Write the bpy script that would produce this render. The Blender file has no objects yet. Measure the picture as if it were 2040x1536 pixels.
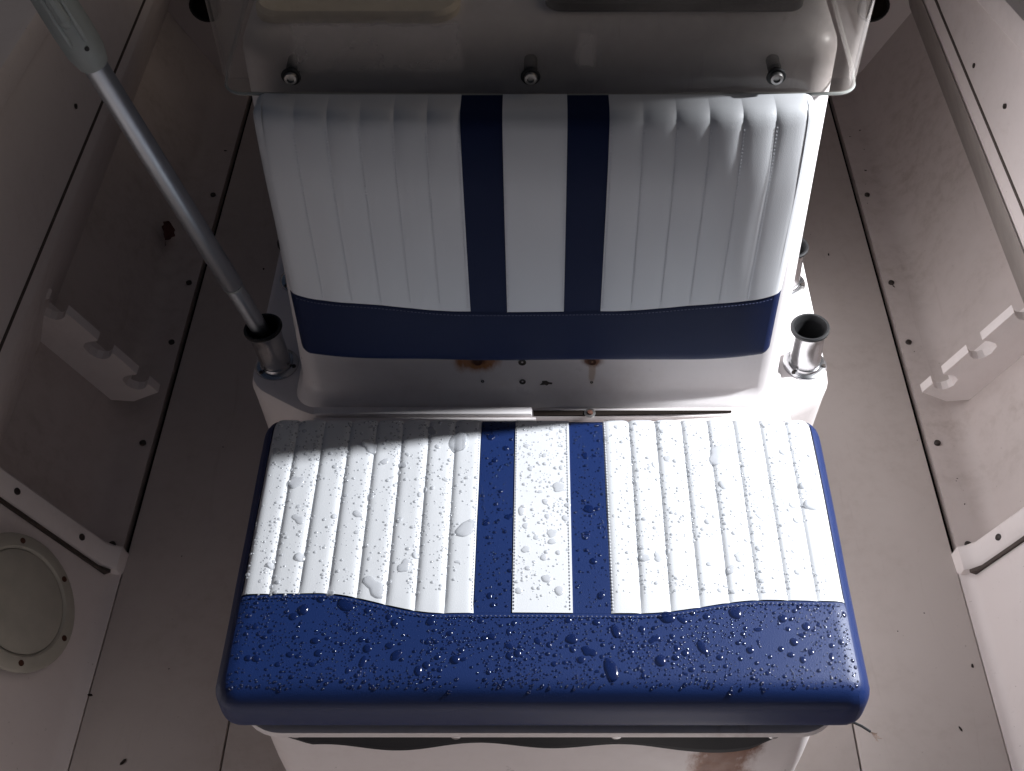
import bpy, bmesh, math, random
from mathutils import Vector, Matrix, noise
R = math.radians
random.seed(7)
S = bpy.context.scene
C = S.collection

# ------------------------------------------------------------------ camera
cam_d = bpy.data.cameras.new('camera')
cam = bpy.data.objects.new('camera', cam_d); C.objects.link(cam)
cam.location = (0, 0, 1.80)
cam.rotation_euler = (R(90 - 48), 0, 0)
cam_d.sensor_width = 36
cam_d.lens = 36 * 2400 / 2040
cam_d.shift_x = -56 / 2040
cam_d.clip_start = 0.02
cam_d.clip_end = 2000
S.camera = cam
S.render.resolution_x, S.render.resolution_y = 1024, 771

# ------------------------------------------------------------------ night sky
w = bpy.data.worlds.new('World'); S.world = w; w.use_nodes = True
nt = w.node_tree; bg = nt.nodes['Background']
sky = nt.nodes.new('ShaderNodeTexSky'); sky.sky_type = 'NISHITA'; sky.sun_disc = False
sky.sun_elevation = R(40); sky.sun_rotation = R(90 - 14); sky.dust_density = 6; sky.ozone_density = .6
nt.links.new(sky.outputs[0], bg.inputs[0]); bg.inputs[1].default_value = 0.016

# ------------------------------------------------------------------ the dockside flood lamp that lights the boat
ld = bpy.data.lights.new('dock_floodlight', 'SPOT')
ld.energy = 455; ld.color = (0.93, 0.96, 1.0); ld.shadow_soft_size = 0.035
ld.spot_size = R(61); ld.spot_blend = 0.35
lamp = bpy.data.objects.new('dock_floodlight', ld); C.objects.link(lamp)
lamp.location = (1.60, 1.400, 1.75)
lamp.rotation_euler = (Vector((.5, .9, 0)) - lamp.location).to_track_quat('-Z', 'Y').to_euler()
S.view_settings.view_transform = 'Standard'; S.view_settings.look = 'None'
S.view_settings.exposure = 0.0; S.view_settings.gamma = 1.0
S.view_settings.use_curve_mapping = False
S.render.engine = 'CYCLES'
S.cycles.max_bounces = 12; S.cycles.diffuse_bounces = 7; S.cycles.transparent_max_bounces = 24
S.cycles.sample_clamp_indirect = 4.0

# ------------------------------------------------------------------ materials
def new_mat(name):
    m = bpy.data.materials.new(name); m.use_nodes = True
    return m, m.node_tree, m.node_tree.nodes['Principled BSDF']
def N(nt, t, **kw):
    n = nt.nodes.new(t)
    for k, v in kw.items(): setattr(n, k, v)
    return n
def ramp(nt, src, p0, c0, p1, c1):
    r = N(nt, 'ShaderNodeValToRGB')
    r.color_ramp.elements[0].position = p0; r.color_ramp.elements[0].color = c0
    r.color_ramp.elements[1].position = p1; r.color_ramp.elements[1].color = c1
    nt.links.new(src, r.inputs[0]); return r.outputs[0]
def mixc(nt, fac, a, b, mode='MIX'):
    m = N(nt, 'ShaderNodeMix', data_type='RGBA', blend_type=mode)
    if isinstance(fac, float): m.inputs[0].default_value = fac
    else: nt.links.new(fac, m.inputs[0])
    for i, v in ((6, a), (7, b)):
        if isinstance(v, tuple): m.inputs[i].default_value = v
        else: nt.links.new(v, m.inputs[i])
    return m.outputs[2]
def noise_tex(nt, scale, detail=4, rough=0.55, coord=None, stretch=None, dist=0.0):
    n = N(nt, 'ShaderNodeTexNoise'); n.inputs['Scale'].default_value = scale
    n.inputs['Detail'].default_value = detail; n.inputs['Roughness'].default_value = rough
    n.inputs['Distortion'].default_value = dist
    if coord is None:
        g = N(nt, 'ShaderNodeNewGeometry'); coord = g.outputs['Position']
    if stretch:
        mp = N(nt, 'ShaderNodeMapping'); mp.inputs['Scale'].default_value = stretch
        nt.links.new(coord, mp.inputs[0]); coord = mp.outputs[0]
    nt.links.new(coord, n.inputs['Vector']); return n.outputs['Fac']
def bump(nt, bsdf, h, strength, dist=0.001):
    b = N(nt, 'ShaderNodeBump'); b.inputs['Strength'].default_value = strength
    b.inputs['Distance'].default_value = dist
    nt.links.new(h, b.inputs['Height']); nt.links.new(b.outputs[0], bsdf.inputs['Normal'])
def g4(r, g, b): return (r, g, b, 1)
def spot_mask(nt, c, size, soft=1.0):
    """1 at world point c falling to 0 over an ellipsoid of the given size (for stains)"""
    g = N(nt, 'ShaderNodeNewGeometry')
    s = N(nt, 'ShaderNodeVectorMath', operation='SUBTRACT'); s.inputs[1].default_value = c
    nt.links.new(g.outputs['Position'], s.inputs[0])
    d = N(nt, 'ShaderNodeVectorMath', operation='DIVIDE'); d.inputs[1].default_value = size
    nt.links.new(s.outputs[0], d.inputs[0])
    l = N(nt, 'ShaderNodeVectorMath', operation='LENGTH'); nt.links.new(d.outputs[0], l.inputs[0])
    wob = N(nt, 'ShaderNodeMath', operation='MULTIPLY_ADD'); wob.inputs[1].default_value = .9
    nt.links.new(noise_tex(nt, 45, 4, .65, stretch=(1, 1, .4)), wob.inputs[0]); nt.links.new(l.outputs['Value'], wob.inputs[2])
    m = N(nt, 'ShaderNodeMapRange'); m.inputs[1].default_value = .3; m.inputs[2].default_value = 1.3
    m.inputs[3].default_value = 1; m.inputs[4].default_value = 0; m.interpolation_type = 'SMOOTHSTEP'
    nt.links.new(wob.outputs[0], m.inputs[0]); return m.outputs[0]
def mul(nt, a, b):
    m = N(nt, 'ShaderNodeMath', operation='MULTIPLY'); m.use_clamp = True
    for i, v in ((0, a), (1, b)):
        if isinstance(v, float): m.inputs[i].default_value = v
        else: nt.links.new(v, m.inputs[i])
    return m.outputs[0]

def gelcoat(name, base, dirt, dirt_amt=0.5, rough=0.38, speck=True, stains=(), grime=None):
    m, nt, b = new_mat(name)
    big = noise_tex(nt, 3.2, 6, 0.6)
    fine = noise_tex(nt, 38, 6, 0.65)
    f = ramp(nt, big, 0.42, g4(0, 0, 0), 0.72, g4(1, 1, 1))
    f2 = ramp(nt, fine, 0.45, g4(0.25, 0.25, 0.25), 0.75, g4(1, 1, 1))
    col = mixc(nt, mul(nt, mul(nt, f, f2), dirt_amt), base, dirt)
    if speck:
        sp = noise_tex(nt, 150, 2, 0.5)
        f3 = ramp(nt, sp, 0.72, g4(0, 0, 0), 0.78, g4(1, 1, 1))
        col = mixc(nt, mul(nt, f3, 0.35), col, g4(0.16, 0.11, 0.08))
    sc = noise_tex(nt, 26, 6, 0.7, stretch=(1, .12, .3), dist=1.5)
    col = mixc(nt, mul(nt, ramp(nt, sc, 0.6, g4(0, 0, 0), 0.75, g4(1, 1, 1)), 0.22 if speck else 0.08), col, dirt)
    for c, size, scol, amt in stains:
        k = mul(nt, spot_mask(nt, c, size), 2.6)
        k = mul(nt, k, ramp(nt, noise_tex(nt, 60, 5, 0.7, stretch=(1, 1, .35)), 0.25, g4(0.8, 0.8, 0.8), 0.65, g4(1, 1, 1)))
        col = mixc(nt, mul(nt, k, amt), col, scol)
    nt.links.new(col, b.inputs['Base Color'])
    rr = ramp(nt, fine, 0.3, g4(rough - .08,) * 1 if False else (rough - .08, rough - .08, rough - .08, 1), 0.8, (rough + .2, rough + .2, rough + .2, 1))
    nt.links.new(rr, b.inputs['Roughness'])
    bump(nt, b, noise_tex(nt, 55, 3, 0.5), 0.12, 0.002)
    return m

RUST = g4(0.17, 0.050, 0.012); RUSTD = g4(0.05, 0.015, 0.006)
M = {}
M['deck'] = gelcoat('deck_gelcoat', g4(.585, .528, .497), g4(.31, .245, .205), 0.5, 0.42)
M['liner'] = gelcoat('liner_gelcoat', g4(.77, .705, .685), g4(.46, .38, .34), 0.4, 0.40)
M['sole'] = gelcoat('grimy_gelcoat', g4(.60, .535, .51), g4(.25, .19, .15), 0.7, 0.5)
M['console'] = gelcoat('console_gelcoat', g4(.80, .765, .765), g4(.50, .42, .38), 0.4, 0.33, speck=False,
    stains=[((-.0907, 1.2, .521), (.050, .06, .032), g4(.40, .15, .035), 1.0), ((-.0907, 1.2, .522), (.018, .03, .014), RUSTD, 1.0),
            ((.076, 1.2, .522), (.024, .03, .018), RUST, 1.0), ((.076, 1.2, .50), (.008, .03, .045), g4(.42, .27, .16), 0.6)])
M['pod'] = gelcoat('pod_gelcoat', g4(.80, .75, .74), g4(.52, .44, .40), 0.4, 0.34, speck=False,
    stains=[((.240, .70, .27), (.055, .08, .22), g4(.34, .13, .045), 1.0), ((.245, .70, .30), (.062, .10, .19), RUST, 1.0), ((.252, .70, .362), (.070, .08, .075), RUSTD, 1.0),
            ((-.10, .70, .37), (.035, .04, .055), g4(.50, .56, .50), 0.8),
            ])

def vinyl(name, col, rough, grain, spec=.5):
    m, nt, b = new_mat(name)
    v = noise_tex(nt, 6, 3)
    c2 = tuple(x * .93 for x in col[:3]) + (1,)
    nt.links.new(mixc(nt, v, col, c2), b.inputs['Base Color'])
    b.inputs['Roughness'].default_value = rough
    b.inputs['Specular IOR Level'].default_value = spec
    vo = N(nt, 'ShaderNodeTexVoronoi'); vo.inputs['Scale'].default_value = 900
    g = N(nt, 'ShaderNodeTexCoord'); nt.links.new(g.outputs['Object'], vo.inputs['Vector'])
    bump(nt, b, vo.outputs['Distance'], grain, 0.0004)
    return m
M['white_vinyl'] = vinyl('white_vinyl', g4(.645, .655, .675), .36, .25)
M['navy_vinyl'] = vinyl('navy_vinyl', g4(.0075, .022, .096), .43, .35, .32)
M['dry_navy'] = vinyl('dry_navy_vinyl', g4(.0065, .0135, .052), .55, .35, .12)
M['black_cloth'] = vinyl('black_backing_cloth', g4(.008, .009, .013), .6, .3, .2)
def plain(name, col, rough=.5, metal=0.0, spec=.5, noise_amt=.15, scale=40):
    m, nt, b = new_mat(name)
    n = noise_tex(nt, scale, 4)
    d = tuple(x * (1 - noise_amt) for x in col[:3]) + (1,)
    u = tuple(min(1, x * (1 + noise_amt)) for x in col[:3]) + (1,)
    nt.links.new(mixc(nt, n, d, u), b.inputs['Base Color'])
    b.inputs['Roughness'].default_value = rough; b.inputs['Metallic'].default_value = metal
    b.inputs['Specular IOR Level'].default_value = spec
    return m
M['thread'] = plain('thread', g4(.62, .63, .66), .6)
M['thread_navy'] = plain('navy_thread', g4(.02, .03, .09), .6)
M['steel'] = plain('stainless_steel', g4(.50, .50, .51), .24, 1.0, scale=120)
M['dull_steel'] = plain('dull_steel', g4(.38, .37, .36), .38, 1.0)
M['alu'] = plain('anodised_aluminium', g4(.44, .47, .51), .38, 1.0, noise_amt=.06)
M['grey_plastic'] = plain('grey_plastic', g4(.34, .37, .36), .45)
M['rubber'] = plain('black_rubber', g4(.010, .010, .011), .55)
M['gap'] = plain('dark_caulk', g4(.014, .010, .008), .9, spec=.1)
M['bronze'] = plain('dark_screw', g4(.03, .022, .018), .5)
M['rusty'] = plain('rusty_screw', g4(.07, .022, .010), .75)
M['shade_strip'] = plain('shade_strip_grey', g4(.30, .27, .25), .6, noise_amt=.25, scale=18)  # grey that stands in for shade on the right coaming bevel
M['rack'] = gelcoat('rack_plastic', g4(.82, .76, .74), g4(.40, .33, .29), 0.35, 0.4, speck=False)
M['hatch'] = plain('aged_clear_plastic', g4(.44, .42, .36), .45, noise_amt=.2, scale=25)
M['cream'] = plain('cream_plastic', g4(.78, .70, .52), .4)
M['black_panel'] = plain('black_dash', g4(.012, .013, .016), .3)
M['leaf'] = plain('dry_leaf', g4(.09, .028, .020), .8, noise_amt=.4, scale=200)
M['crumb'] = plain('dirt_crumb', g4(.022, .014, .010), .9)
M['acrylic_edge'] = plain('acrylic_edge', g4(.34, .35, .33), .2)
M['seam'] = plain('dirty_sealant', g4(.075, .058, .05), .8, noise_amt=.4, scale=60)
M['copper'] = plain('bare_strands', g4(.55, .42, .34), .4, 1.0)
M['ground'] = plain('asphalt', g4(.045, .043, .042), .9, noise_amt=.3, scale=6)
M['hull_out'] = plain('hull_paint', g4(.62, .60, .57), .3)

def front_fresnel(nt, ior):
    f = N(nt, 'ShaderNodeFresnel'); f.inputs[0].default_value = ior
    g = N(nt, 'ShaderNodeNewGeometry')
    k = N(nt, 'ShaderNodeMath', operation='SUBTRACT'); k.inputs[0].default_value = 1.0
    nt.links.new(g.outputs['Backfacing'], k.inputs[1])
    return mul(nt, f.outputs[0], k.outputs[0])
# clear acrylic with haze, scratches and cloudier rectangular patches
m, nt, b = new_mat('scratched_acrylic'); M['acrylic'] = m
nt.nodes.remove(b); out = nt.nodes['Material Output']
tr = N(nt, 'ShaderNodeBsdfTransparent'); tr.inputs[0].default_value = (.86, .845, .83, 1)
gl = N(nt, 'ShaderNodeBsdfGlossy'); gl.inputs['Roughness'].default_value = .06
df = N(nt, 'ShaderNodeBsdfDiffuse'); df.inputs[0].default_value = (.60, .55, .52, 1)
fr = front_fresnel(nt, 1.48)
m1 = N(nt, 'ShaderNodeMixShader'); nt.links.new(fr, m1.inputs[0])
nt.links.new(tr.outputs[0], m1.inputs[1]); nt.links.new(gl.outputs[0], m1.inputs[2])
hz = ramp(nt, noise_tex(nt, 9, 6, .65), .35, g4(.07, .07, .07), .8, g4(.24, .24, .24))
scr = ramp(nt, noise_tex(nt, 60, 5, .7, stretch=(1, 1, .08)), .62, g4(0, 0, 0), .8, g4(.22, .22, .22))
def box_mask(nt, c, h, edge=.004):
    g = N(nt, 'ShaderNodeNewGeometry')
    wob = N(nt, 'ShaderNodeTexNoise'); wob.inputs['Scale'].default_value = 45
    nt.links.new(g.outputs['Position'], wob.inputs['Vector'])
    sep = N(nt, 'ShaderNodeSeparateXYZ'); nt.links.new(g.outputs['Position'], sep.inputs[0])
    res = None
    for ax, (cc, hh) in (('X', (c[0], h[0])), ('Z', (c[1], h[1]))):
        a = N(nt, 'ShaderNodeMath', operation='SUBTRACT'); nt.links.new(sep.outputs[ax], a.inputs[0]); a.inputs[1].default_value = cc
        a2 = N(nt, 'ShaderNodeMath', operation='ABSOLUTE'); nt.links.new(a.outputs[0], a2.inputs[0])
        a3 = N(nt, 'ShaderNodeMath', operation='MULTIPLY_ADD'); nt.links.new(wob.outputs['Fac'], a3.inputs[0])
        a3.inputs[1].default_value = .016; nt.links.new(a2.outputs[0], a3.inputs[2])
        mr = N(nt, 'ShaderNodeMapRange'); mr.inputs[1].default_value = hh + .008 - edge; mr.inputs[2].default_value = hh + .008 + edge
        mr.inputs[3].default_value = 1; mr.inputs[4].default_value = 0; nt.links.new(a3.outputs[0], mr.inputs[0])
        res = mr.outputs[0] if res is None else mul(nt, res, mr.outputs[0])
    return res
def addv(nt, a, b):
    m = N(nt, 'ShaderNodeMath', operation='ADD'); m.use_clamp = True
    nt.links.new(a, m.inputs[0]); nt.links.new(b, m.inputs[1]); return m.outputs[0]
fac = addv(nt, hz, scr)
fac = addv(nt, fac, mul(nt, box_mask(nt, (-.187, 1.034), (.096, .030)), .20))
fac = addv(nt, fac, mul(nt, box_mask(nt, (.053, 1.032), (.010, .020)), .22))
fac = addv(nt, fac, mul(nt, box_mask(nt, (.345, 1.06), (.02, .07), .01), .10))
m2 = N(nt, 'ShaderNodeMixShader'); nt.links.new(fac, m2.inputs[0])
nt.links.new(m1.outputs[0], m2.inputs[1]); nt.links.new(df.outputs[0], m2.inputs[2])
nt.links.new(m2.outputs[0], out.inputs[0])

# beaded water: clear body over the vinyl it lies on, with a glossy skin
def water(name, body, solid):
    m, nt, b = new_mat(name); out = nt.nodes['Material Output']
    b.inputs['Base Color'].default_value = body; b.inputs['Roughness'].default_value = .13
    b.inputs['IOR'].default_value = 1.5; b.inputs['Specular IOR Level'].default_value = 1.0
    tr = N(nt, 'ShaderNodeBsdfTransparent'); tr.inputs[0].default_value = (.97, .975, .98, 1)
    mx = N(nt, 'ShaderNodeMixShader'); mx.inputs[0].default_value = solid
    nt.links.new(tr.outputs[0], mx.inputs[1]); nt.links.new(b.outputs[0], mx.inputs[2])
    nt.links.new(mx.outputs[0], out.inputs[0]); return m
M['water_white'] = water('water_on_white', g4(.63, .64, .67), .5)
M['water_navy'] = water('water_on_navy', g4(.004, .013, .070), .55)

# ------------------------------------------------------------------ mesh helpers
def mk(name, vf, mat, parent=None, smooth=True, angle=None):
    v, f = vf
    me = bpy.data.meshes.new(name); me.from_pydata([tuple(p) for p in v], [], f); me.update()
    bm = bmesh.new(); bm.from_mesh(me); bmesh.ops.recalc_face_normals(bm, faces=bm.faces)
    bm.to_mesh(me); bm.free()
    o = bpy.data.objects.new(name, me); C.objects.link(o)
    if mat: me.materials.append(M[mat])
    if smooth:
        me.polygons.foreach_set('use_smooth', [True] * len(me.polygons))
        if angle: me.set_sharp_from_angle(angle=R(angle))
    if parent is not None: o.parent = parent
    return o
def tag(o, label, cat, group=None):
    o['label'] = label; o['category'] = cat
    if group: o['group'] = group
    return o
def struct(o): o['kind'] = 'structure'; return o
def empty(name, loc=(0, 0, 0)):
    o = bpy.data.objects.new(name, None); C.objects.link(o); o.location = loc
    o.empty_display_size = .05; return o
def part(name, vf, mat, parent, smooth=True, angle=35):
    """mesh given in world coordinates, made a child of parent and kept in place"""
    px = Vector((0, 0, 0)); p = parent
    while p is not None: px += p.location; p = p.parent
    v, f = vf
    return mk(name, ([Vector(q) - px for q in v], f), mat, parent, smooth, angle)
def join(*vfs):
    V, F = [], []
    for v, f in vfs:
        n = len(V); V += list(v); F += [tuple(i + n for i in q) for q in f]
    return V, F
def xf(vf, mat): return [mat @ Vector(p) for p in vf[0]], vf[1]
def grid(fn, nu, nv, closed_u=False):
    V = [fn(i / (nu if closed_u else nu), j / nv) for j in range(nv + 1) for i in range(nu if closed_u else nu + 1)]
    w_ = nu if closed_u else nu + 1; F = []
    for j in range(nv):
        for i in range(nu):
            i2 = (i + 1) % w_ if closed_u else i + 1
            F.append((j * w_ + i, j * w_ + i2, (j + 1) * w_ + i2, (j + 1) * w_ + i))
    return V, F
def bevel_box(x0, x1, y0, y1, z0, z1, bev=.003, seg=2):
    bm = bmesh.new(); bmesh.ops.create_cube(bm, size=1)
    for v in bm.verts:
        v.co = Vector(((x0 + x1) / 2 + v.co.x * (x1 - x0), (y0 + y1) / 2 + v.co.y * (y1 - y0), (z0 + z1) / 2 + v.co.z * (z1 - z0)))
    if bev: bmesh.ops.bevel(bm, geom=bm.edges[:], offset=bev, segments=seg, affect='EDGES', profile=.5)
    bm.verts.index_update()
    r = [v.co.copy() for v in bm.verts], [tuple(v.index for v in f.verts) for f in bm.faces]; bm.free(); return r
def lathe(prof, n=32, cap=True):
    V, F = [], []
    for r, z in prof:
        for i in range(n): a = 2 * math.pi * i / n; V.append(Vector((r * math.cos(a), r * math.sin(a), z)))
    for j in range(len(prof) - 1):
        for i in range(n): F.append((j * n + i, j * n + (i + 1) % n, (j + 1) * n + (i + 1) % n, (j + 1) * n + i))
    if cap:
        F.append(tuple(range(n))[::-1]); F.append(tuple((len(prof) - 1) * n + i for i in range(n)))
    return V, F
def aim(p, d):
    return Matrix.Translation(p) @ Vector(d).to_track_quat('Z', 'Y').to_matrix().to_4x4()
def tube(pts, r, n=10, cap=True):
    pts = [Vector(p) for p in pts]; V, F = [], []
    rr = r if isinstance(r, (list, tuple)) else [r] * len(pts)
    for k, p in enumerate(pts):
        d = (pts[min(k + 1, len(pts) - 1)] - pts[max(k - 1, 0)]).normalized()
        q = d.to_track_quat('Z', 'Y')
        for i in range(n): a = 2 * math.pi * i / n; V.append(p + q @ Vector((rr[k] * math.cos(a), rr[k] * math.sin(a), 0)))
    for j in range(len(pts) - 1):
        for i in range(n): F.append((j * n + i, j * n + (i + 1) % n, (j + 1) * n + (i + 1) % n, (j + 1) * n + i))
    if cap: F.append(tuple(range(n))[::-1]); F.append(tuple((len(pts) - 1) * n + i for i in range(n)))
    return V, F
def rrect(hx0, hx1, y0, y1, r, n=8):
    """rounded rectangle outline, counter clockwise"""
    P = []
    for cx, cy, a0 in ((hx1 - r, y0 + r, -90), (hx1 - r, y1 - r, 0), (hx0 + r, y1 - r, 90), (hx0 + r, y0 + r, 180)):
        for i in range(n + 1): a = R(a0 + 90 * i / n); P.append((cx + r * math.cos(a), cy + r * math.sin(a)))
    return P
def loft(rings):
    """rings: list of equally long closed 3D outlines; capped at both ends"""
    n = len(rings[0]); V = [Vector(p) for r in rings for p in r]; F = []
    for j in range(len(rings) - 1):
        for i in range(n): F.append((j * n + i, j * n + (i + 1) % n, (j + 1) * n + (i + 1) % n, (j + 1) * n + i))
    F.append(tuple(range(n))[::-1]); F.append(tuple((len(rings) - 1) * n + i for i in range(n)))
    return V, F
def prism(poly, axis, a, b):
    """extrude a closed 2D polygon along an axis; axis 'y': poly is (x,z); axis 'z': poly is (x,y)"""
    f = (lambda p, t: (p[0], t, p[1])) if axis == 'y' else (lambda p, t: (p[0], p[1], t))
    return loft([[f(p, a) for p in poly], [f(p, b) for p in poly]])

# ------------------------------------------------------------------ setting: ground, deck, hull sides, transom
g = struct(mk('ground', ([(-300, -300, -1.1), (300, -300, -1.1), (300, 300, -1.1), (-300, 300, -1.1)], [(0, 1, 2, 3)]), 'ground', smooth=False))
YB, YF = 2.70, -0.9       # transom, and how far forward the cockpit is built
deck = struct(mk('deck', bevel_box(-1.0, 1.0, YF, YB + .1, -.06, -.022, 0), 'gap', smooth=False))
# floor pieces with open joints between them
part('deck_panel', bevel_box(-.4985, .5005, YF, YB, -.02, 0, .002), 'deck', deck)
part('deck_panel', bevel_box(-.7362, -.5015, YF, YB, -.02, 0, .002), 'deck', deck)
part('deck_panel', bevel_box(.5035, .7362, YF, YB, -.02, 0, .002), 'deck', deck)

def zg(side, y):      # height of the gunwale's inner lip
    if side > 0: return .543 + (.2 * (2.155 - y) if y > 1.8 else .071 + .06 * (1.8 - y))
    return .645 + .07 * (1.9 - y)
def section_aft(n=6):
    P = [(.7475, -.02), (.7475, .0), (.797, .001)]
    for i in range(1, n + 1):      # cove from floor to flared wall
        a = R(62 * i / n); P.append((.797 + .045 * math.sin(a), .001 + .045 * (1 - math.cos(a))))
    x, z = P[-1]; t = .40
    P.append((x + t * .47, z + t * .883)); return P
def section_fwd(n=5):
    P = [(.738, -.02), (.738, .001)]
    for i in range(1, n + 1):
        a = R(62 * i / n); P.append((.738 + .03 * math.sin(a), .001 + .03 * (1 - math.cos(a))))
    x, z = P[-1]; t = .42
    P.append((x + t * .47, z + t * .883)); return P
YI = 1.19                 # where the side pocket of the hull begins
for side, nm in ((1, 'hull_side_right'), (-1, 'hull_side_left')):
    ys = [YF, -.4, .1, .5, .8, 1.1, 1.4, 1.6, 1.8, 1.95, 2.1, 2.3, 2.5, YB]
    # coaming and gunwale: the top-level mesh of this side
    def ring(y):
        zt = zg(side, y)
        return [(.965, .16), (.925, .198), (.846, .398), (.846, .408), (.850, .428), (.8545, .4295), (.8545, .4325), (.850, .434),
                (.858, zt - .035), (.860, zt), (.850, zt + .012), (.848, zt + .048), (.852, zt + .058), (.864, zt + .062), (1.06, zt + .070), (1.075, zt + .06), (1.10, zt - .04), (1.10, zt - .10), (1.08, zt - .11), (.95, -.5), (.94, -.5), (1.05, zt - .15)]
    rings = [[(side * x, y, z) for x, z in ring(y)] for y in ys]
    o = struct(mk(nm, loft(rings), 'liner', angle=28))
    # pocket floor strip and flared wall, aft
    sec = section_aft()
    V, F = grid(lambda u, v: (side * sec[round(u * (len(sec) - 1))][0], YI + v * (YB - YI), sec[round(u * (len(sec) - 1))][1]), len(sec) - 1, 6)
    part('pocket_wall', (V, F), 'sole', o, angle=40)
    sec2 = section_fwd()
    V, F = grid(lambda u, v: (side * sec2[round(u * (len(sec2) - 1))][0], YF + v * (YI + .012 - YF), sec2[round(u * (len(sec2) - 1))][1]), len(sec2) - 1, 8)
    part('forward_wall', (V, F), 'liner', o, angle=40)
    # raised end lip of the pocket, running from the deck up the flared wall
    path = [(.7435, -.004), (.7435, .012), (.757, .016), (.775, .030)]
    for t in (.06, .12, .2, .3, .42): path.append((.775 + t * .47, .030 + t * .883))
    lip = []
    for k, (x, z) in enumerate(path):
        nx, nz = (-.883, .47) if k > 2 else ((-.3, .95) if k > 0 else (-1, 0))
        pr = []
        for dy, h in ((-.034, -.02), (-.032, .004), (-.026, .009), (.010, .011), (.016, .006), (.018, -.05)):
            pr.append((side * (x + nx * h), YI + .014 + dy, z + nz * h))
        lip.append(pr)
    part('end_lip', loft(lip), 'rack', o, angle=40)
    # dark joint under the lip
    jn = [[(side * (x + dx), YI + dy, z + dz) for dx, dz, dy in ((-.0075, .0040, -.0265), (-.0065, .0035, -.0195), (.012, -.006, -.0195), (.012, -.006, -.0265))] for x, z in path[2:]]
    part('joint', loft(jn), 'seam', o)
    if side > 0:  # shade of the down-facing bevel, laid on as a darker strip
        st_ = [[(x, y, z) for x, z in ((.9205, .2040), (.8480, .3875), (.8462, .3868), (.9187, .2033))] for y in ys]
        part('coaming_shade_strip', loft(st_), 'shade_strip', o)
    sm_ = [[(side * x, y, z) for x, z in ((.8505, .4275), (.8487, .4275), (.8487, .4345), (.8515, .4345))] for y in ys]
    part('coaming_seam', loft(sm_), 'seam', o)
    # screws along the joint and on the lip
    for (x, y, z) in ((.768, 1.235, .003), (.765, 1.47, .003), (.765, 1.74, .003), (.764, 1.92, .003), (.766, 2.22, .003)):
        part('screw', xf(lathe([(.0062, -.004), (.0062, .0012), (.0045, .0026), (.001, .003)], 12), Matrix.Translation((side * x, y, z))), 'bronze', o)
    for t in (.052, .20):
        x, z = .775 + t * .47 - .883 * .0105, .030 + t * .883 + .47 * .0105
        part('screw', xf(lathe([(.0062, -.004), (.0062, .001), (.0045, .0022), (.001, .0026)], 12), aim((side * x, YI + .006, z), (-.883 * side, 0, .47))), 'bronze', o)
    for (y, z) in ((2.05, .462), (1.86, .50)):
        part('screw', xf(lathe([(.005, -.004), (.005, .001), (.001, .002)], 10), aim((side * .8515, y, z), (-side, 0, 0))), 'bronze', o)

# transom bulkhead with drains
tr_o = struct(mk('transom', bevel_box(-1.02, 1.02, YB, YB + .08, -.05, .80, .004), 'liner', angle=40))
for x in (-.83, .8267):
    d_ = part('drain', xf(lathe([(.040, -.002), (.040, .006), (.034, .009), (.033, .003)], 24, False), aim((x, YB, .207), (0, -1, 0))), 'rubber', tr_o)
    part('drain_hole', xf(lathe([(.034, -.002), (.034, .002)], 24), aim((x, YB - .0015, .207), (0, -1, 0))), 'gap', d_)

# raised bow deck added out of view to bounce light onto pod and backrest
bow = struct(mk('bow_bounce_deck', bevel_box(-.88, .88, YF, .22, -.018, .30, .02, 4), 'liner', angle=40))

# ------------------------------------------------------------------ rod racks: notched boards standing off the flared wall
def rack_poly():
    a, b_ = Vector((.742, .052)), Vector((.890, .330))
    d = (b_ - a).normalized(); nrm = Vector((d.y, -d.x))      # outboard
    L = (b_ - a).length; P = []
    cuts = [(.030, .059), (.128, .164), (.246, .286)]
    P.append(a.copy())
    for t0, t1 in cuts:
        for t_, h_ in ((t0, 0), (t0 - .007, .010), (t0 - .009, .020), (t0 - .005, .030), (t0 + .004, .037), ((t0 + t1) / 2, .040), (t1 + .001, .036), (t1 + .006, .027), (t1 + .005, .016), (t1, .004), (t1 + .001, 0)):
            P.append(a + d * t_ + nrm * h_)
    P.append(b_.copy()); P.append(b_ + nrm * .11); P.append(a + nrm * .11 + d * .035); P.append(a + nrm * .060 + d * .002)
    Q = []
    for p in P:
        if not Q or (p - Q[-1]).length > .0015: Q.append(p)
    return Q
for side, lb in ((1, 'cream scalloped rod rack on the bright hull side at the right'), (-1, 'shaded cream scalloped rod rack on the dark hull side at the left')):
    t = empty('rod_rack', (side * .80, 1.57, .05)); tag(t, lb, 'rod rack', 'rod racks on the hull sides')
    P = [(side * p.x, p.y) for p in rack_poly()]
    part('notched_board', prism(P, 'y', 1.556, 1.576), 'rack', t, smooth=False)
    a, b_ = Vector((.812, .052)), Vector((.962, .335))
    bar = [[(side * (p.x + dx), y, p.y + dz) for dx, dz, y in ((-.012, .006, 1.5775), (-.012, .006, 1.60), (.02, -.01, 1.60), (.02, -.01, 1.5775))] for p in (a, b_)]
    part('mounting_cleat', loft(bar), 'rack', t, smooth=False)

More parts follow.
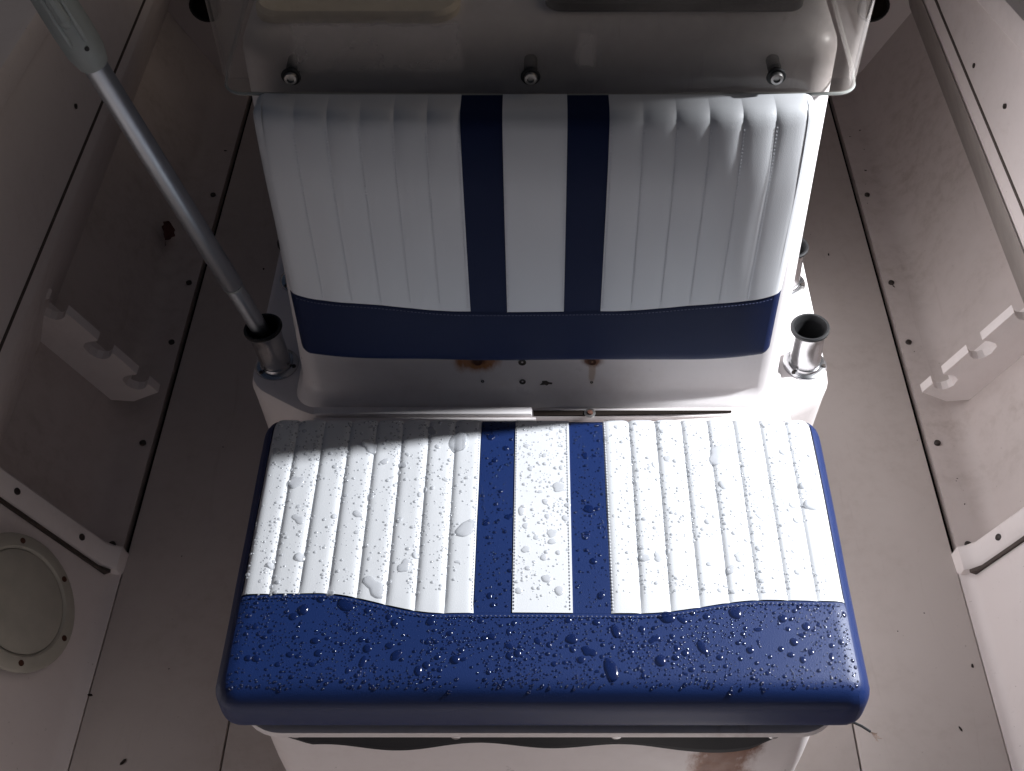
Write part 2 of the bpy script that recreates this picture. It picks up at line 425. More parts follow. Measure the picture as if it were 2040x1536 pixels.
# ------------------------------------------------------------------ round inspection hatch on the left forward wall
nrm = Vector((.883, 0, .47)); hc = Vector((-.822, 1.018, .160))
t = empty('inspection_hatch', hc); tag(t, 'round cloudy plastic inspection hatch on the left hull side', 'hatch')
A = aim(hc, nrm)
part('ring', xf(lathe([(.112, -.004), (.112, .003), (.108, .006), (.090, .007), (.086, .004), (.085, -.002)], 48, False), A), 'hatch', t)
part('cover', xf(lathe([(.0845, -.002), (.0845, .0045), (.080, .0062), (.03, .0066), (.001, .0066)], 48), A), 'hatch', t)
for k in range(6):
    a = R(20 + 60 * k)
    part('screw', xf(lathe([(.005, .002), (.005, .0075), (.001, .0085)], 10), A @ Matrix.Translation((.099 * math.cos(a), .099 * math.sin(a), 0))), 'rusty', t)

# ------------------------------------------------------------------ console and seat pod
def oct_outline(hw, y0, y1, cx, cy, r=.03, n=5):
    """outline with its two front corners cut diagonally, edges eased"""
    pts = [(-hw + cx, y0), (hw - cx, y0), (hw, y0 + cy), (hw, y1), (-hw, y1), (-hw, y0 + cy)]
    P = []
    for i, p in enumerate(pts):
        p = Vector(p); a = (Vector(pts[i - 1]) - p).normalized(); c = (Vector(pts[(i + 1) % 6]) - p).normalized()
        for k in range(n + 1):
            s = k / n
            P.append(tuple((1 - s) ** 2 * (p + a * r) + 2 * s * (1 - s) * p + s * s * (p + c * r)))
    return P
con = empty('console', (0, 1.2, 0))
tag(con, 'white moulded boat console with seat pod in the middle of the deck', 'console')
# wide pod under the console
base = [[(x, y, z) for x, y in oct_outline(hw, y0, 2.60, .10, .062, r)] for hw, y0, r, z in
        ((.425, 1.172, .03, 0), (.4335, 1.167, .03, .25), (.441, 1.163, .03, .40), (.4435, 1.163, .03, .425), (.4405, 1.166, .03, .4365), (.433, 1.174, .028, .440))]
part('pod', loft(base), 'pod', con, angle=50)
# seat pod in front of it
sp = [[(x, y, z) for x, y in rrect(-hw, hw, y0, 1.25, .04)] for hw, y0, z in ((.352, .712, 0), (.361, .702, .25), (.364, .700, .405), (.361, .703, .412))]
part('seat_pod', loft(sp), 'pod', con, angle=50)
lid = [[(x, y, z) for x, y in rrect(-hw, hw, y0, 1.158, .055)] for hw, y0, z in ((.352, .690, .413), (.370, .668, .415), (.372, .6655, .4185), (.371, .667, .4265), (.366, .672, .4285))]
part('seat_lid', loft(lid), 'pod', con, angle=50)
# console box, leaning back a little
def cring(z, ins, r=.034):
    f = 1.192 + (z - .44) / .59 * .048 + ins
    return [(x, y, z) for x, y in rrect(-.356 + ins, .356 - ins, f, 2.45 - ins, r)]
rings = [cring(.4405, -.012), cring(.448, -.010), cring(.456, -.003), cring(.47, 0), cring(.6, 0), cring(.8, 0), cring(1.0, 0)]
for k in range(1, 6):
    a = R(18 * k); rings.append(cring(1.0 + .032 * math.sin(a), .032 * (1 - math.cos(a))))
part('console_box', loft(rings), 'console', con, angle=50)
# lip round the foot of the console, hinge strip, skewed lid edge and the dark slot
part('hinge_strip', bevel_box(-.335, -.012, 1.1595, 1.1735, .4405, .450, .002), 'console', con)
part('hinge_leaf', bevel_box(-.335, -.006, 1.1415, 1.1575, .4405, .4445, .0015), 'pod', con)
part('dark_slot', prism([(-.010, 1.1635), (.08, 1.1640), (.19, 1.1665), (.285, 1.1705), (.285, 1.1735), (-.010, 1.1735)], 'z', .4395, .4415), 'gap', con, smooth=False)
le = xf(bevel_box(-.155, .165, -.007, .007, 0, .007, .002), Matrix.Translation((.205, 1.144, .4405)) @ Matrix.Rotation(R(4.5), 4, 'Z'))
part('lid_edge', le, 'pod', con)
wsh = part('washer', xf(lathe([(.0085, 0), (.0085, .0015), (.005, .002), (.004, .001)], 20), Matrix.Translation((.074, 1.167, .4418))), 'dull_steel', con)
part('screw', xf(lathe([(.0045, .001), (.004, .004), (.001, .0046)], 10), Matrix.Translation((.074, 1.167, .4418))), 'rusty', wsh)
# old screw holes in the face
def on_face(x, z, off=.0): return (x, 1.192 + (z - .44) / .59 * .048 - off, z)
for x, z, r in ((-.0907, .520, .0062), (-.026, .5195, .0058), (.076, .520, .0058), (-.026, .481, .0048), (-.085, .482, .0024), (.076, .480, .0022), (.075, .463, .0022)):
    part('screw_hole', xf(lathe([(r, -.003), (r, .0009), (r * .7, .0004), (.0005, -.0002)], 14), aim(on_face(x, z), (0, -1, .08))), 'rusty' if z > .5 and r > .0057 and x != -.026 else 'bronze', con)
chip = [(-.0085, .002), (-.004, .0015), (-.001, .0045), (.002, .003), (.0095, .0035), (.006, -.001), (.006, -.0045), (.0, -.005), (-.004, -.002), (-.009, -.001)]
part('paint_chip', xf(prism(chip, 'z', -.001, .0006), aim(on_face(.009, .478), (0, -1, .08)) @ Matrix.Rotation(R(180), 4, 'Z')), 'bronze', con, smooth=False)
# dash recess panels on top, behind the windshield
part('glove_box_lid', loft([[(x, y, z) for x, y in rrect(-.338 + i, -.096 - i, 1.266 + i, 1.62 - i, .03)] for i, z in ((0, 1.030), (0, 1.040), (.004, 1.045))]), 'cream', con, angle=40)
part('instrument_panel', loft([[(x, y, z) for x, y in rrect(.006 + i, .316 - i, 1.290 + i, 1.62 - i, .022)] for i, z in ((0, 1.030), (0, 1.043), (.004, 1.047))]), 'black_panel', con, angle=40)
# brackets that hold the seat lid down
for x, mt in ((-.253, 'dull_steel'), (.252, 'rusty')):
    br = part('bracket', bevel_box(x - .019, x + .019, .694, .6995, .362, .402, .0015), mt, con)
    part('screw', xf(lathe([(.0055, 0), (.005, .002), (.001, .003)], 10), aim((x, .694, .374), (0, -1, 0))), 'dull_steel', br)

# ------------------------------------------------------------------ windshield
wsd = empty('windshield', (0, 1.21, .975))
tag(wsd, 'scratched clear acrylic windshield bolted in front of the console top', 'windshield')
def ws_path(w_):
    P = [(-w_ - .010, 1.56), (-w_ - .004, 1.26)]
    for k in range(7): a = R(180 + 90 * k / 6); P.append((-w_ + .024 + .024 * math.cos(a), 1.229 + .024 * math.sin(a)))
    for k in range(1, 10): P.append((-w_ + .024 + (2 * w_ - .048) * k / 10, 1.205 - .004 * math.sin(math.pi * k / 10)))
    for k in range(7): a = R(270 + 90 * k / 6); P.append((w_ - .024 + .024 * math.cos(a), 1.229 + .024 * math.sin(a)))
    P += [(w_ + .004, 1.26), (w_ + .010, 1.56)]; return P
def ws_shell():
    rings = []
    zs = [.976, .98, 1.04, 1.1, 1.2, 1.3, 1.33]
    V, F = [], []
    outer, inner = [], []
    for z in zs:
        P = ws_path(.374 + (z - .976) * .05); yo = (z - .976) * .10
        outer.append([Vector((x, y + yo, z)) for x, y in P])
        Q = []
        for i, (x, y) in enumerate(P):
            a = Vector(P[max(i - 1, 0)]); b_ = Vector(P[min(i + 1, len(P) - 1)]); d = (b_ - a).normalized()
            Q.append(Vector((x - d.y * .005, y + d.x * .005 + yo, z)))
        inner.append(Q)
    n = len(outer[0]); m_ = len(zs)
    V = [p for r in outer for p in r] + [p for r in inner for p in r]; o_ = n * m_
    for j in range(m_ - 1):
        for i in range(n - 1):
            F.append((j * n + i, j * n + i + 1, (j + 1) * n + i + 1, (j + 1) * n + i))
            F.append((o_ + j * n + i, o_ + (j + 1) * n + i, o_ + (j + 1) * n + i + 1, o_ + j * n + i + 1))
    for i in range(n - 1):
        F.append((i, o_ + i, o_ + i + 1, i + 1)); q = (m_ - 1) * n
        F.append((q + i, q + i + 1, o_ + q + i + 1, o_ + q + i))
    for j in range(m_ - 1):
        F.append((j * n, (j + 1) * n, o_ + (j + 1) * n, o_ + j * n)); e = n - 1
        F.append((j * n + e, o_ + j * n + e, o_ + (j + 1) * n + e, (j + 1) * n + e))
    return V, F
part('acrylic_sheet', ws_shell(), 'acrylic', wsd, angle=50)
edge = [Vector((x, y, .9755)) for x, y in ws_path(.3735)]
part('polished_edge', tube(edge, .0021, 6), 'acrylic_edge', wsd)
for x in (-.289, -.011, .274):
    A = aim((x, 1.2005, 1.001), (0, -1, 0))
    bo = part('bolt', xf(lathe([(.0078, .0), (.0078, .003), (.0070, .0052), (.0042, .0055), (.0038, .003), (.0005, .003)], 20), A), 'dull_steel', wsd)
    part('rubber_washer', xf(lathe([(.0115, -.0005), (.0115, .0), (.0105, .0012), (.006, .0014)], 20), A @ Matrix.Translation((0, 0, -.001))), 'rubber', bo)
    part('spacer', xf(lathe([(.008, -.036), (.008, -.009)], 16), A), 'rubber', bo)

# ------------------------------------------------------------------ cushions
class Cushion:
    """A rounded slab in local coordinates: top faces +z, band edge towards -y. sheet(a, b) wraps over the edges."""
    def __init__(s, hx, hy, th, r, crown, edges, puff, wave, topgain=0, sharp=5.0, taper=0.0, roll=0.0):
        s.sharp, s.taper, s.roll = sharp, taper, roll
        q = random.Random(5); s.var = [q.random() for _ in range(23)]
        s.hx, s.hy, s.th, s.r, s.crown, s.edges, s.puff, s.wave, s.topgain = hx, hy, th, r, crown, edges, puff, wave, topgain
    def rnd(s, p):
        r = s.r
        q = Vector((max(-s.hx + r, min(s.hx - r, p.x)), max(-s.hy + r, min(s.hy - r, p.y)), max(-s.th + r, min(-r, p.z))))
        d = p - q
        if d.length < 1e-9: return p.copy(), Vector((0, 0, 1))
        n = d.normalized(); return q + n * r, n
    def boxpt(s, a, b):
        x, y, z = a, b, 0.0
        if abs(b) > s.hy: z = -(abs(b) - s.hy); y = math.copysign(s.hy, b)
        if abs(a) > s.hx: z -= abs(a) - s.hx; x = math.copysign(s.hx, a)
        return Vector((x, y, z))
    def disp(s, a, b, white):
        fx = max(0, 1 - (a / s.hx) ** 2); fy = max(0, 1 - (b / s.hy) ** 2)
        h = s.crown * (fx ** .6) * (fy ** .6)
        if white:
            i = 0
            while i < len(s.edges) - 2 and abs(a) > s.edges[i + 1]: i += 1
            e0, e1 = s.edges[i], s.edges[i + 1]
            t = (abs(a) - e0) / (e1 - e0); t = min(1, max(0, t))
            st = .50 + .25 * s.var[(i * 2 + (a > 0)) % len(s.var)] - (.22 * i / 6 if a > 0 else 0)
            g_ = s.puff * (1 + s.topgain * (.55 + .6 * s.var[(i * 3 + 5 + (a > 0)) % len(s.var)]) * max(0, (b / s.hy - st) / (1 - st)) ** 1.6)
            k = min(t, 1 - t) * 2
            ends = min(1, max(0, (b - s.wave(a)) / .012)); ends = .35 + .65 * math.sqrt(ends)
            h += g_ * ((1 - (1 - k) ** s.sharp) - .7) * ends
            h += .0007 * noise.noise(Vector((a * 22, b * 9, 3)))
        else:
            h += .0012 * noise.noise(Vector((a * 7, b * 9, 8)))
        h += .0022 * noise.noise(Vector((a * 4.5, b * 4.5, 1.7)))
        return h
    def at(s, a, b, white=False, lift=0):
        p, n = s.rnd(s.boxpt(a, b))
        k = max(0, n.z) ** .5
        if b > s.hy: k = max(k, .6 * max(0, 1 - (b - s.hy) / .05))
        p = p + n * (s.disp(a, min(b, s.hy), white) * k + lift)
        if s.roll:
            f = max(0, 1 + p.z / s.th)
            p.z -= f * s.roll * (max(0, (abs(p.x) / s.hx - .62) / .38) ** 2.1 + .8 * max(0, (p.y / s.hy - .45) / .55) ** 2.2)
        p.x *= 1 + s.taper * p.y
        return p
    def normal(s, a, b, white):
        e = .0008; p = s.at(a, b, white)
        return (s.at(a + e, b, white) - p).cross(s.at(a, b + e, white) - p).normalized()
def lin(a, b, n): return [a + (b - a) * i / n for i in range(n + 1)]
def build_cushion(root, cu, seam, sw0, sw1, back_len, front_len, nb=44, white_sides=False, navy='navy_vinyl'):
    """root gets pleats, stripes, centre panel, band, boxing and stitching as children"""
    loc = lambda vf: vf
    edges = cu.edges
    def strip(name, a0, a1, white, mat, na, lift=0, drop=.0035):
        def fn(u, v):
            a = a0 + (a1 - a0) * u; w0 = cu.wave(a)
            b = w0 + (cu.hy + back_len - w0) * (v ** .9)
            p = cu.at(a, b, white, lift)
            return p
        V, F = grid(fn, na, nb)
        # turn the long edges under so that the join reads as a fold
        n0 = len(V)
        for col in (0, na):
            for j in range(nb + 1):
                a = a0 if col == 0 else a1; v = (j / nb) ** .9; w0 = cu.wave(a)
                V.append(cu.at(a, w0 + (cu.hy + back_len - w0) * v, white, lift - drop))
        for j in range(nb):
            F.append((j * (na + 1), (j + 1) * (na + 1), n0 + j + 1, n0 + j))
            m_ = n0 + nb + 1
            F.append((j * (na + 1) + na, m_ + j, m_ + j + 1, (j + 1) * (na + 1) + na))
        return mk(name, (V, F), mat, root, True, 50)
    for sgn in (-1, 1):
        for i in range(len(edges) - 1):
            a0, a1 = sgn * edges[i], sgn * edges[i + 1]
            strip('pleat', a0, a1, True, 'white_vinyl', 14)
        strip('stripe', sgn * sw0, sgn * sw1, False, navy, 6, -.0010)
    strip('centre_panel', -sw0, sw0, False, 'white_vinyl', 10, .0003)
    # band across the near edge, wrapping down
    def fb(u, v):
        a = -seam + 2 * seam * u; w0 = cu.wave(a)
        b = w0 + .003 - (w0 + .003 + cu.hy + front_len) * v
        return cu.at(a, b, False, -.0004 - .0012 * max(0, 1 - v * 20))
    mk('front_band', grid(fb, 90, 26), navy, root, True, 60)
    for sgn in (-1, 1):
        top, bot = cu.hy + back_len, -(cu.hy + front_len)
        mid = cu.wave(seam)
        for lo, hi, nm_, mt in (((bot, mid, 'lower_side_boxing', navy), (mid, top, 'side_boxing', 'white_vinyl')) if white_sides else ((bot, top, 'side_boxing', navy),)):
            A_ = grid(lambda u, v: cu.at(sgn * (seam + (cu.hx - seam) * u), lo + (hi - lo) * v, False, -.0003), 6, 60)
            l2, h2 = max(lo, -cu.hy), min(hi, cu.hy)
            B_ = grid(lambda u, v: cu.at(sgn * (cu.hx + front_len * u), l2 + (h2 - l2) * v, False, -.0003), 8, 50)
            mk(nm_, join(A_, B_), mt, root, True, 60)
    return root
def stitches(root, cu, lines, mat, pitch=.0042, name='stitching'):
    V, F = [], []
    for fa, fb_, white, lift in lines:
        n = 400; P = [cu.at(fa(k / n), fb_(k / n), white, lift) for k in range(n + 1)]
        acc = 0; start = P[0]; last = P[0]
        dash = []
        for p in P[1:]:
            acc += (p - last).length; last = p
            if acc >= pitch:
                dash.append((start.copy(), p.copy())); start = p; acc = 0
        for p, q in dash:
            q2 = p.lerp(q, .62); c = (p + q2) / 2
            d = (q2 - p); d = d.normalized() if d.length else Vector((1, 0, 0))
            s_ = d.cross(Vector((0, 0, 1)))
            if s_.length < 1e-5: continue
            s_ = s_.normalized() * .0007; up = s_.cross(d).normalized() * .0005
            if up.z < 0: up = -up
            n0 = len(V)
            V += [p - s_, p + s_, q2 + s_, q2 - s_, c - s_ * .8 + up, c + s_ * .8 + up]
            F += [(n0, n0 + 1, n0 + 5, n0 + 4), (n0 + 3, n0 + 4, n0 + 5, n0 + 2), (n0, n0 + 4, n0 + 3), (n0 + 1, n0 + 2, n0 + 5)]
    o = mk(name, (V, F), mat, root, False); o['kind'] = 'stuff'; return o

# ---- seat cushion
def seat_wave(a):
    x = abs(a); t = min(1, max(0, (x - .12) / .16)); t = t * t * (3 - 2 * t)
    base_ = -.1080 + (.030 if a < 0 else .020) * t
    return base_
SE = [.084 + (.376 - .084) * i / 8 for i in range(9)]
seat = empty('seat_cushion', (.003, .886, .514))
tag(seat, 'wet pleated white and navy vinyl seat cushion covered in raindrops', 'cushion')
SC = Cushion(.391, .221, .086, .029, .008, SE, .0034, seat_wave, 0, 5.0)
build_cushion(seat, SC, .3755, .037, .084, .05, .085)
L = []
for sgn in (-1, 1):
    L.append((lambda k, s=sgn: s * .0865, lambda k: seat_wave(.0865) + .004 + (.32) * k, True, .0006))
    L.append((lambda k, s=sgn: s * .0345, lambda k: seat_wave(.03) + .004 + (.32) * k, False, .0012))
stitches(seat, SC, L, 'thread')
stitches(seat, SC, [(lambda k: -.372 + .744 * k, lambda k: seat_wave(-.372 + .744 * k) - .0055, False, .0016)], 'thread_navy')
# backing cloth stapled under the front edge, with snap studs
def flap(u, v):
    x = -.318 + .630 * u
    hang = .046 + .005 * math.sin(u * 9 + .5) * math.sin(u * 3.1) + .012 * math.exp(-((x - .250) / .045) ** 2)
    hang *= min(1, .35 + 14 * u, .3 + 10 * (1 - u))
    return Vector((x, .6760 + .004 * math.sin(u * 21) * v, .4160 - hang * v)) - Vector(seat.location)
fl = mk('backing_cloth', grid(flap, 80, 6), 'black_cloth', seat)
sm = fl.modifiers.new('thick', 'SOLIDIFY'); sm.thickness = .0025
for x, z in ((-.302, .4085), (-.104, .4055), (.094, .4055), (.288, .4065)):
    part('snap_stud', xf(lathe([(.0062, -.003), (.0062, .0006), (.004, .0016), (.001, .0019)], 16), aim((x, .6730, z), (0, -1, .1))), 'steel', seat)

# ---- backrest cushion
def back_wave(a):
    x = abs(a); t = min(1, max(0, (x - .10) / .14)); t = t * t * (3 - 2 * t)
    e = max(0, (x - .285) / .04)
    return -.091 + .010 * t + .005 * e * e
BE = [.085 + (.3135 - .085) * i / 6 for i in range(7)]
bk = empty('backrest_cushion', (-.006, 1.133, .7905))
bk.rotation_euler = (R(86.8), 0, 0)
tag(bk, 'dry pleated white and navy vinyl backrest cushion on the console face', 'cushion')
BC = Cushion(.3255, .193, .066, .015, .009, BE, .0007, back_wave, 6.0, 2.6, .065, .014)
build_cushion(bk, BC, .313, .037, .085, .05, .064, white_sides=True, navy='dry_navy')
L = []
for sgn in (-1, 1):
    for e in BE[1:-1]:
        L.append((lambda k, s=sgn, e=e: s * (e + .0018), lambda k: back_wave(.2) + .006 + .255 * k, True, .0004))
    L.append((lambda k, s=sgn: s * .0875, lambda k: back_wave(.09) + .004 + .27 * k, True, .0006))
    L.append((lambda k, s=sgn: s * .0355, lambda k: back_wave(.03) + .004 + .27 * k, False, .0012))
stitches(bk, BC, L, 'thread')
stitches(bk, BC, [(lambda k: -.314 + .628 * k, lambda k: back_wave(-.314 + .628 * k) - .005, False, .0016)], 'thread_navy')

# ------------------------------------------------------------------ rod holders and the telescopic pole
def holder(x, y, tx, ty, label):
    t = empty('rod_holder', (x, y, .440)); tag(t, label, 'rod holder', 'rod holders on the pod')
    A = aim((x, y, .440), (0, 0, 1)); B = aim((x, y, .4405), (tx, ty, 1))
    f = part('flange', xf(lathe([(.0335, 0), (.0335, .0022), (.0315, .0038), (.0255, .0048), (.0245, .009)], 40), A), 'steel', t)
    for k in range(3):
        a = R(-75 + 120 * k)
        part('screw', xf(lathe([(.0035, .003), (.003, .0062), (.0008, .0066)], 10), A @ Matrix.Translation((.0288 * math.cos(a), .0288 * math.sin(a), 0))), 'bronze', f)
    part('tube', xf(lathe([(.0235, 0), (.0232, .05), (.0245, .068), (.0275, .078), (.0255, .079), (.0222, .068), (.0212, .04), (.0212, .006), (.001, .005)], 40, False), B), 'steel', t)
    part('rubber_rim', xf(lathe([(.0272, .0772), (.0290, .0785), (.0292, .0815), (.0276, .0835), (.0250, .083), (.0215, .076), (.0210, .03), (.0205, .03), (.0208, .074)], 40, False), B), 'rubber', t)
    return t
holder(.408, 1.268, -.06, 0.0, 'empty stainless rod holder standing at the front of the bright right pod')
holder(.402, 1.45, -.04, 0.0, 'stainless rod holder half hidden behind the right console edge')
holder(-.406, 1.268, -.10, 0.0, 'shaded stainless rod holder carrying the grey pole at the left')
holder(-.395, 1.46, .05, 0.0, 'dark rod holder hidden behind the left console edge')

p0 = Vector((-.405, 1.270, .462)); p1 = Vector((-.548, 1.248, 1.045)); dr = (p1 - p0).normalized()
pole = empty('telescopic_pole', p0)
tag(pole, 'grey aluminium telescopic pole leaning in the left rod holder', 'pole')
pa = lambda t: p0 + dr * t
part('inner_tube', tube([pa(0), pa(.16)], .0132, 28), 'alu', pole)
part('outer_tube', tube([pa(.152), pa(.153), pa(.154), pa(.58)], [.0130, .0144, .0149, .0149], 28), 'alu', pole)
part('joint_ring', tube([pa(.148), pa(.1495), pa(.152)], [.0133, .0142, .0142], 28), 'grey_plastic', pole)
cl = part('clamp_collar', tube([pa(.538), pa(.541), pa(.560), pa(.590), pa(.595), pa(.76)], [.0155, .0180, .0228, .0236, .0236, .0205], 28), 'grey_plastic', pole)
side_v = Vector((.35, -.9, .2)); side_v = (side_v - dr * side_v.dot(dr)).normalized(); up_v = dr.cross(side_v)
for k, o_ in enumerate((-.0095, .0095)):
    c0 = pa(.580) + side_v * .0222 + up_v * o_; c1 = pa(.76) + side_v * .0195 + up_v * o_ * .9
    part('rib', tube([c0, c0.lerp(c1, .02), c1], [.001, .0032, .0032], 8), 'grey_plastic', cl)
part('lock_lever', tube([pa(.605) + side_v * .0225, pa(.615) + side_v * .0255, pa(.74) + side_v * .0235], [.004, .0075, .0065], 10), 'grey_plastic', cl)
part('release_hole', tube([pa(.572) + side_v * .018 + up_v * .005, pa(.572) + side_v * .0238 + up_v * .005], .0028, 12), 'rubber', cl)
part('grip_tube', tube([pa(.70), pa(1.15)], .0185, 24), 'alu', pole)

# ------------------------------------------------------------------ loose wire poking out under the cushion
wr = empty('loose_wire', (.355, .690, .4225))
tag(wr, 'short dark wire with frayed end poking out under the seat cushion corner', 'wire')
wp = [(.345, .700, .423), (.364, .690, .4265), (.380, .681, .430), (.392, .674, .431), (.402, .667, .430)]
part('insulation', tube(wp, .0017, 8), 'rubber', wr)
fv = join(*[tube([wp[-1], (Vector(wp[-1]) + Vector((.005 + random.uniform(-.002, .003), -.004 + random.uniform(-.004, .004), random.uniform(-.003, .004)))), (Vector(wp[-1]) + Vector((.008 + random.uniform(-.004, .005), -.006 + random.uniform(-.006, .006), random.uniform(-.004, .007))))], .0004, 5) for k in range(7)])
part('frayed_strands', fv, 'copper', wr)

# ------------------------------------------------------------------ dead leaf and crumbs on the deck
lv = empty('dead_leaf', (-.79, 1.98, .055))
def leaf(u, v):
    l = (v - .5) * .062; wd = .017 * math.sin(math.pi * v) ** .7 * (1 + .15 * math.sin(v * 20)); x = (u - .5) * 2 * wd
    return (x, l, .004 * (u - .5) ** 2 * 4 + .004 * math.sin(v * 3))
bl = mk('blade', grid(leaf, 6, 14), 'leaf', lv)
mk('stem', tube([(0, -.036, .002), (.001, -.05, .004)], .0008, 6), 'leaf', lv)
lv.location = (-.828, 2.04, .045); lv.rotation_euler = (0, R(52), R(6))
tag(lv, 'dark red dead leaf stuck on the left hull side beside the grey pole', 'leaf')
rc = random.Random(3); V, F = [], []
for k in range(48):
    x = rc.choice((-1, 1)) * rc.uniform(.46, .80); y = rc.uniform(.3, 2.5)
    if abs(x) > .735 and y < 1.25: x *= .9
    if k % 3 == 0 and x > 0: x = rc.uniform(.755, .80); y = rc.uniform(1.25, 2.5)
    s_ = rc.choice((.0010, .0012, .0016, .0028)) * rc.uniform(.7, 1.1); a = rc.uniform(0, 6.28); el = rc.uniform(1, 2.6)
    n0 = len(V); q = Matrix.Rotation(a, 3, 'Z')
    for i in range(6):
        b_ = 2 * math.pi * i / 6; V.append(Vector((x, y, .0015)) + q @ Vector((s_ * el * math.cos(b_) * rc.uniform(.7, 1.2), s_ * math.sin(b_) * rc.uniform(.7, 1.2), 0)))
    V.append(Vector((x, y, .0015 + s_ * .7)))
    for i in range(6): F.append((n0 + i, n0 + (i + 1) % 6, n0 + 6))
cr = mk('dirt_crumbs', (V, F), 'crumb', None, False); cr['kind'] = 'stuff'
tag(cr, 'scattered dark dirt crumbs on the cream deck', 'dirt')

# ------------------------------------------------------------------ raindrops on the seat cushion
rd = random.Random(11)
def blob(seed, n, rings, irregular, flat):
    q = random.Random(seed); ph = [q.uniform(0, 6.28) for _ in range(4)]; V, F = [], []
    def rad(a): return 1 + irregular * (.5 * math.sin(2 * a + ph[0]) + .3 * math.sin(3 * a + ph[1]) + .2 * math.sin(5 * a + ph[2]))
    for j in range(rings):
        e = math.pi / 2 * j / rings
        r = math.cos(e) ** .75 if j else 1.0; z = flat * math.sin(e) ** .9 if j else -.06
        for i in range(n): a = 2 * math.pi * i / n; V.append(Vector((r * rad(a) * math.cos(a), r * rad(a) * math.sin(a), z)))
    V.append(Vector((0, 0, flat)))
    for j in range(rings - 1):
        for i in range(n): F.append((j * n + i, j * n + (i + 1) % n, (j + 1) * n + (i + 1) % n, (j + 1) * n + i))
    for i in range(n): F.append(((rings - 1) * n + i, (rings - 1) * n + (i + 1) % n, len(V) - 1))
    F.append(tuple(range(n))[::-1])
    return V, F
blobs_big = [blob(s, 18, 5, ir, fl_) for s, ir, fl_ in ((1, .05, .50), (2, .1, .45), (3, .15, .42), (4, .3, .30), (5, .45, .25), (6, .2, .38))]
drop_mesh = []
for i, (v, f) in enumerate(blobs_big):
    me = bpy.data.meshes.new('water_drop'); me.from_pydata([tuple(p) for p in v], [], f); me.materials.append(None)
    me.polygons.foreach_set('use_smooth', [True] * len(me.polygons)); drop_mesh.append(me)
def zone(a, b):
    if b < seat_wave(a) - .004: return 'band'
    x = abs(a)
    if x < .036: return 'centre'
    if x < .084: return 'stripe'
    return 'pleats'
def put(a, b):
    z = zone(a, b); white = z == 'pleats'
    lift = {'band': -.0004, 'stripe': -.0010, 'centre': .0003, 'pleats': 0}[z]
    return SC.at(a, b, white, lift), SC.normal(a, b, white), z
def where(a, b, z):
    sd = 'left' if a < 0 else 'right'
    if z == 'band': return ('left end' if a < -.19 else 'right end' if a > .19 else 'middle') + ' of the navy front band'
    if z == 'stripe': return sd + ' navy stripe'
    if z == 'centre': return 'white centre panel'
    return sd + ' white pleats'
sizes = sorted([.014, .012, .011, .010, .010, .0098] + [min(.0085, .0023 * math.exp(rd.gauss(0, .38) + .35)) for _ in range(294)], reverse=True)
placed = []
for r_ in sizes:
    for _try in range(60):
        zz = rd.random() if r_ < .0095 else .9
        if zz < .52: a = rd.uniform(-.365, .372); b = rd.uniform(-.212 if r_ < .003 else -.185, seat_wave(a) - .006)
        elif zz < .62: a = rd.choice((-1, 1)) * rd.uniform(.040, .081); b = rd.uniform(-.1, .20)
        elif zz < .72: a = rd.uniform(-.034, .034); b = rd.uniform(-.1, .20)
        else: a = rd.choice((-1, 1)) * rd.uniform(.088, .37); b = rd.uniform(-.08, .20)
        if all((a - pa_) ** 2 + (b - pb_) ** 2 > (1.05 * (r_ + pr_)) ** 2 for pa_, pb_, pr_ in placed): break
    placed.append((a, b, r_))
    p, n, z = put(a, b)
    kind = rd.choice((0, 1, 2, 5)) if r_ < .0048 or z == 'band' and rd.random() < .7 else rd.choice((2, 3, 4, 5))
    o = bpy.data.objects.new('water_drop', drop_mesh[kind]); C.objects.link(o)
    A = aim(p + Vector(seat.location), n) @ Matrix.Rotation(rd.uniform(0, 6.28), 4, 'Z')
    o.material_slots[0].link = 'OBJECT'; o.material_slots[0].material = M['water_navy' if z in ('band', 'stripe') else 'water_white']
    st = rd.uniform(.85, 1.35) if kind < 3 else rd.uniform(.9, 1.7)
    o.matrix_world = A @ Matrix.Diagonal((r_, r_ * st, r_ * rd.uniform(.85, 1.1) * (.85 if z in ('pleats', 'centre') else .95), 1))
    wh = where(a, b, z)
    sz = 'large spread-out' if r_ > .0095 else 'big round' if r_ > .0055 else 'small round'
    tag(o, sz + ' raindrop on the ' + wh + ' of the seat', 'raindrop', sz + ' raindrops on the ' + wh)
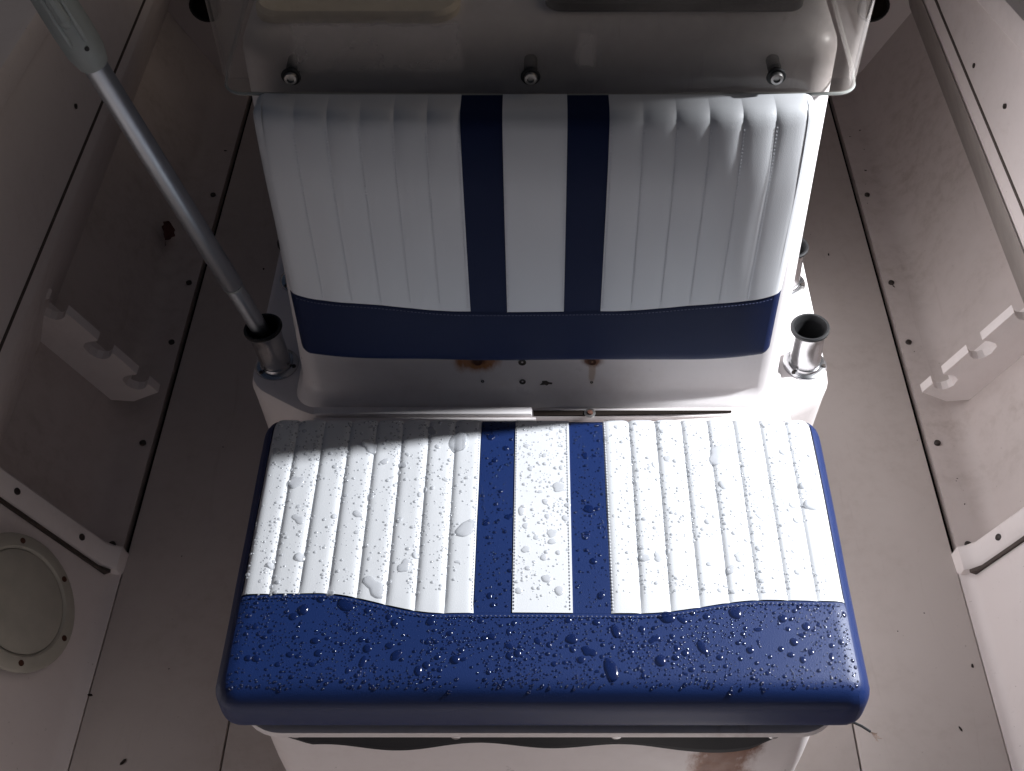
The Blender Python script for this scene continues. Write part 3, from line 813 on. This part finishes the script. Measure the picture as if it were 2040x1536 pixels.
# the fine spray between them: too many to count
small = [blob(20 + s, 8, 3, .08, .65) for s in range(3)]
SP = {'water_navy': ([], []), 'water_white': ([], [])}
cells = {}
for a, b, r_ in placed: cells.setdefault((int(a * 50), int(b * 50)), []).append((a, b, r_))
def free(a, b, r_):
    ci, cj = int(a * 50), int(b * 50)
    for i in (-1, 0, 1):
        for j in (-1, 0, 1):
            for pa_, pb_, pr_ in cells.get((ci + i, cj + j), ()):
                if (a - pa_) ** 2 + (b - pb_) ** 2 < (r_ + pr_) ** 2: return False
    return True
cnt = 0
while cnt < 5600:
    zz = rd.random()
    if zz < .46: a = rd.uniform(-.372, .372); b = rd.uniform(-.206, seat_wave(a) - .004)
    elif zz < .53: a = rd.choice((-1, 1)) * rd.uniform(.039, .082); b = rd.uniform(-.1, .205)
    elif zz < .59: a = rd.uniform(-.035, .035); b = rd.uniform(-.1, .205)
    elif zz < .82:       # gathered along the grooves
        e = rd.choice(SE[1:-1]) + rd.gauss(.0025, .0045); a = rd.choice((-1, 1)) * e; b = rd.uniform(-.08, .205)
        if a < 0: a -= .003
    else: a = rd.choice((-1, 1)) * rd.uniform(.086, .374); b = rd.uniform(-.08, .205)
    if noise.noise(Vector((a * 16, b * 16, 4))) < rd.uniform(-.7, .25) : continue
    r_ = min(.0029, .00112 * math.exp(rd.gauss(0, .45)))
    if not free(a, b, r_): continue
    cells.setdefault((int(a * 50), int(b * 50)), []).append((a, b, r_))
    p, n, z = put(a, b)
    A = aim(p + Vector(seat.location), n) @ Matrix.Rotation(rd.uniform(0, 6.28), 4, 'Z') @ Matrix.Diagonal((r_, r_ * rd.uniform(.9, 1.3), r_ * (.9 if z in ('pleats', 'centre') else 1), 1))
    V, F = SP['water_navy' if z in ('band', 'stripe') else 'water_white']
    v, f = small[cnt % 3]; n0 = len(V)
    V += [A @ q for q in v]; F += [tuple(i + n0 for i in q) for q in f]
    cnt += 1
for k, lb in (('water_navy', 'fine spray of tiny raindrops on the navy band and stripes of the seat cushion'), ('water_white', 'fine spray of tiny raindrops on the white pleats of the seat cushion')):
    spray = mk('fine_raindrops', SP[k], k, None, True); spray['kind'] = 'stuff'
    tag(spray, lb, 'raindrops')
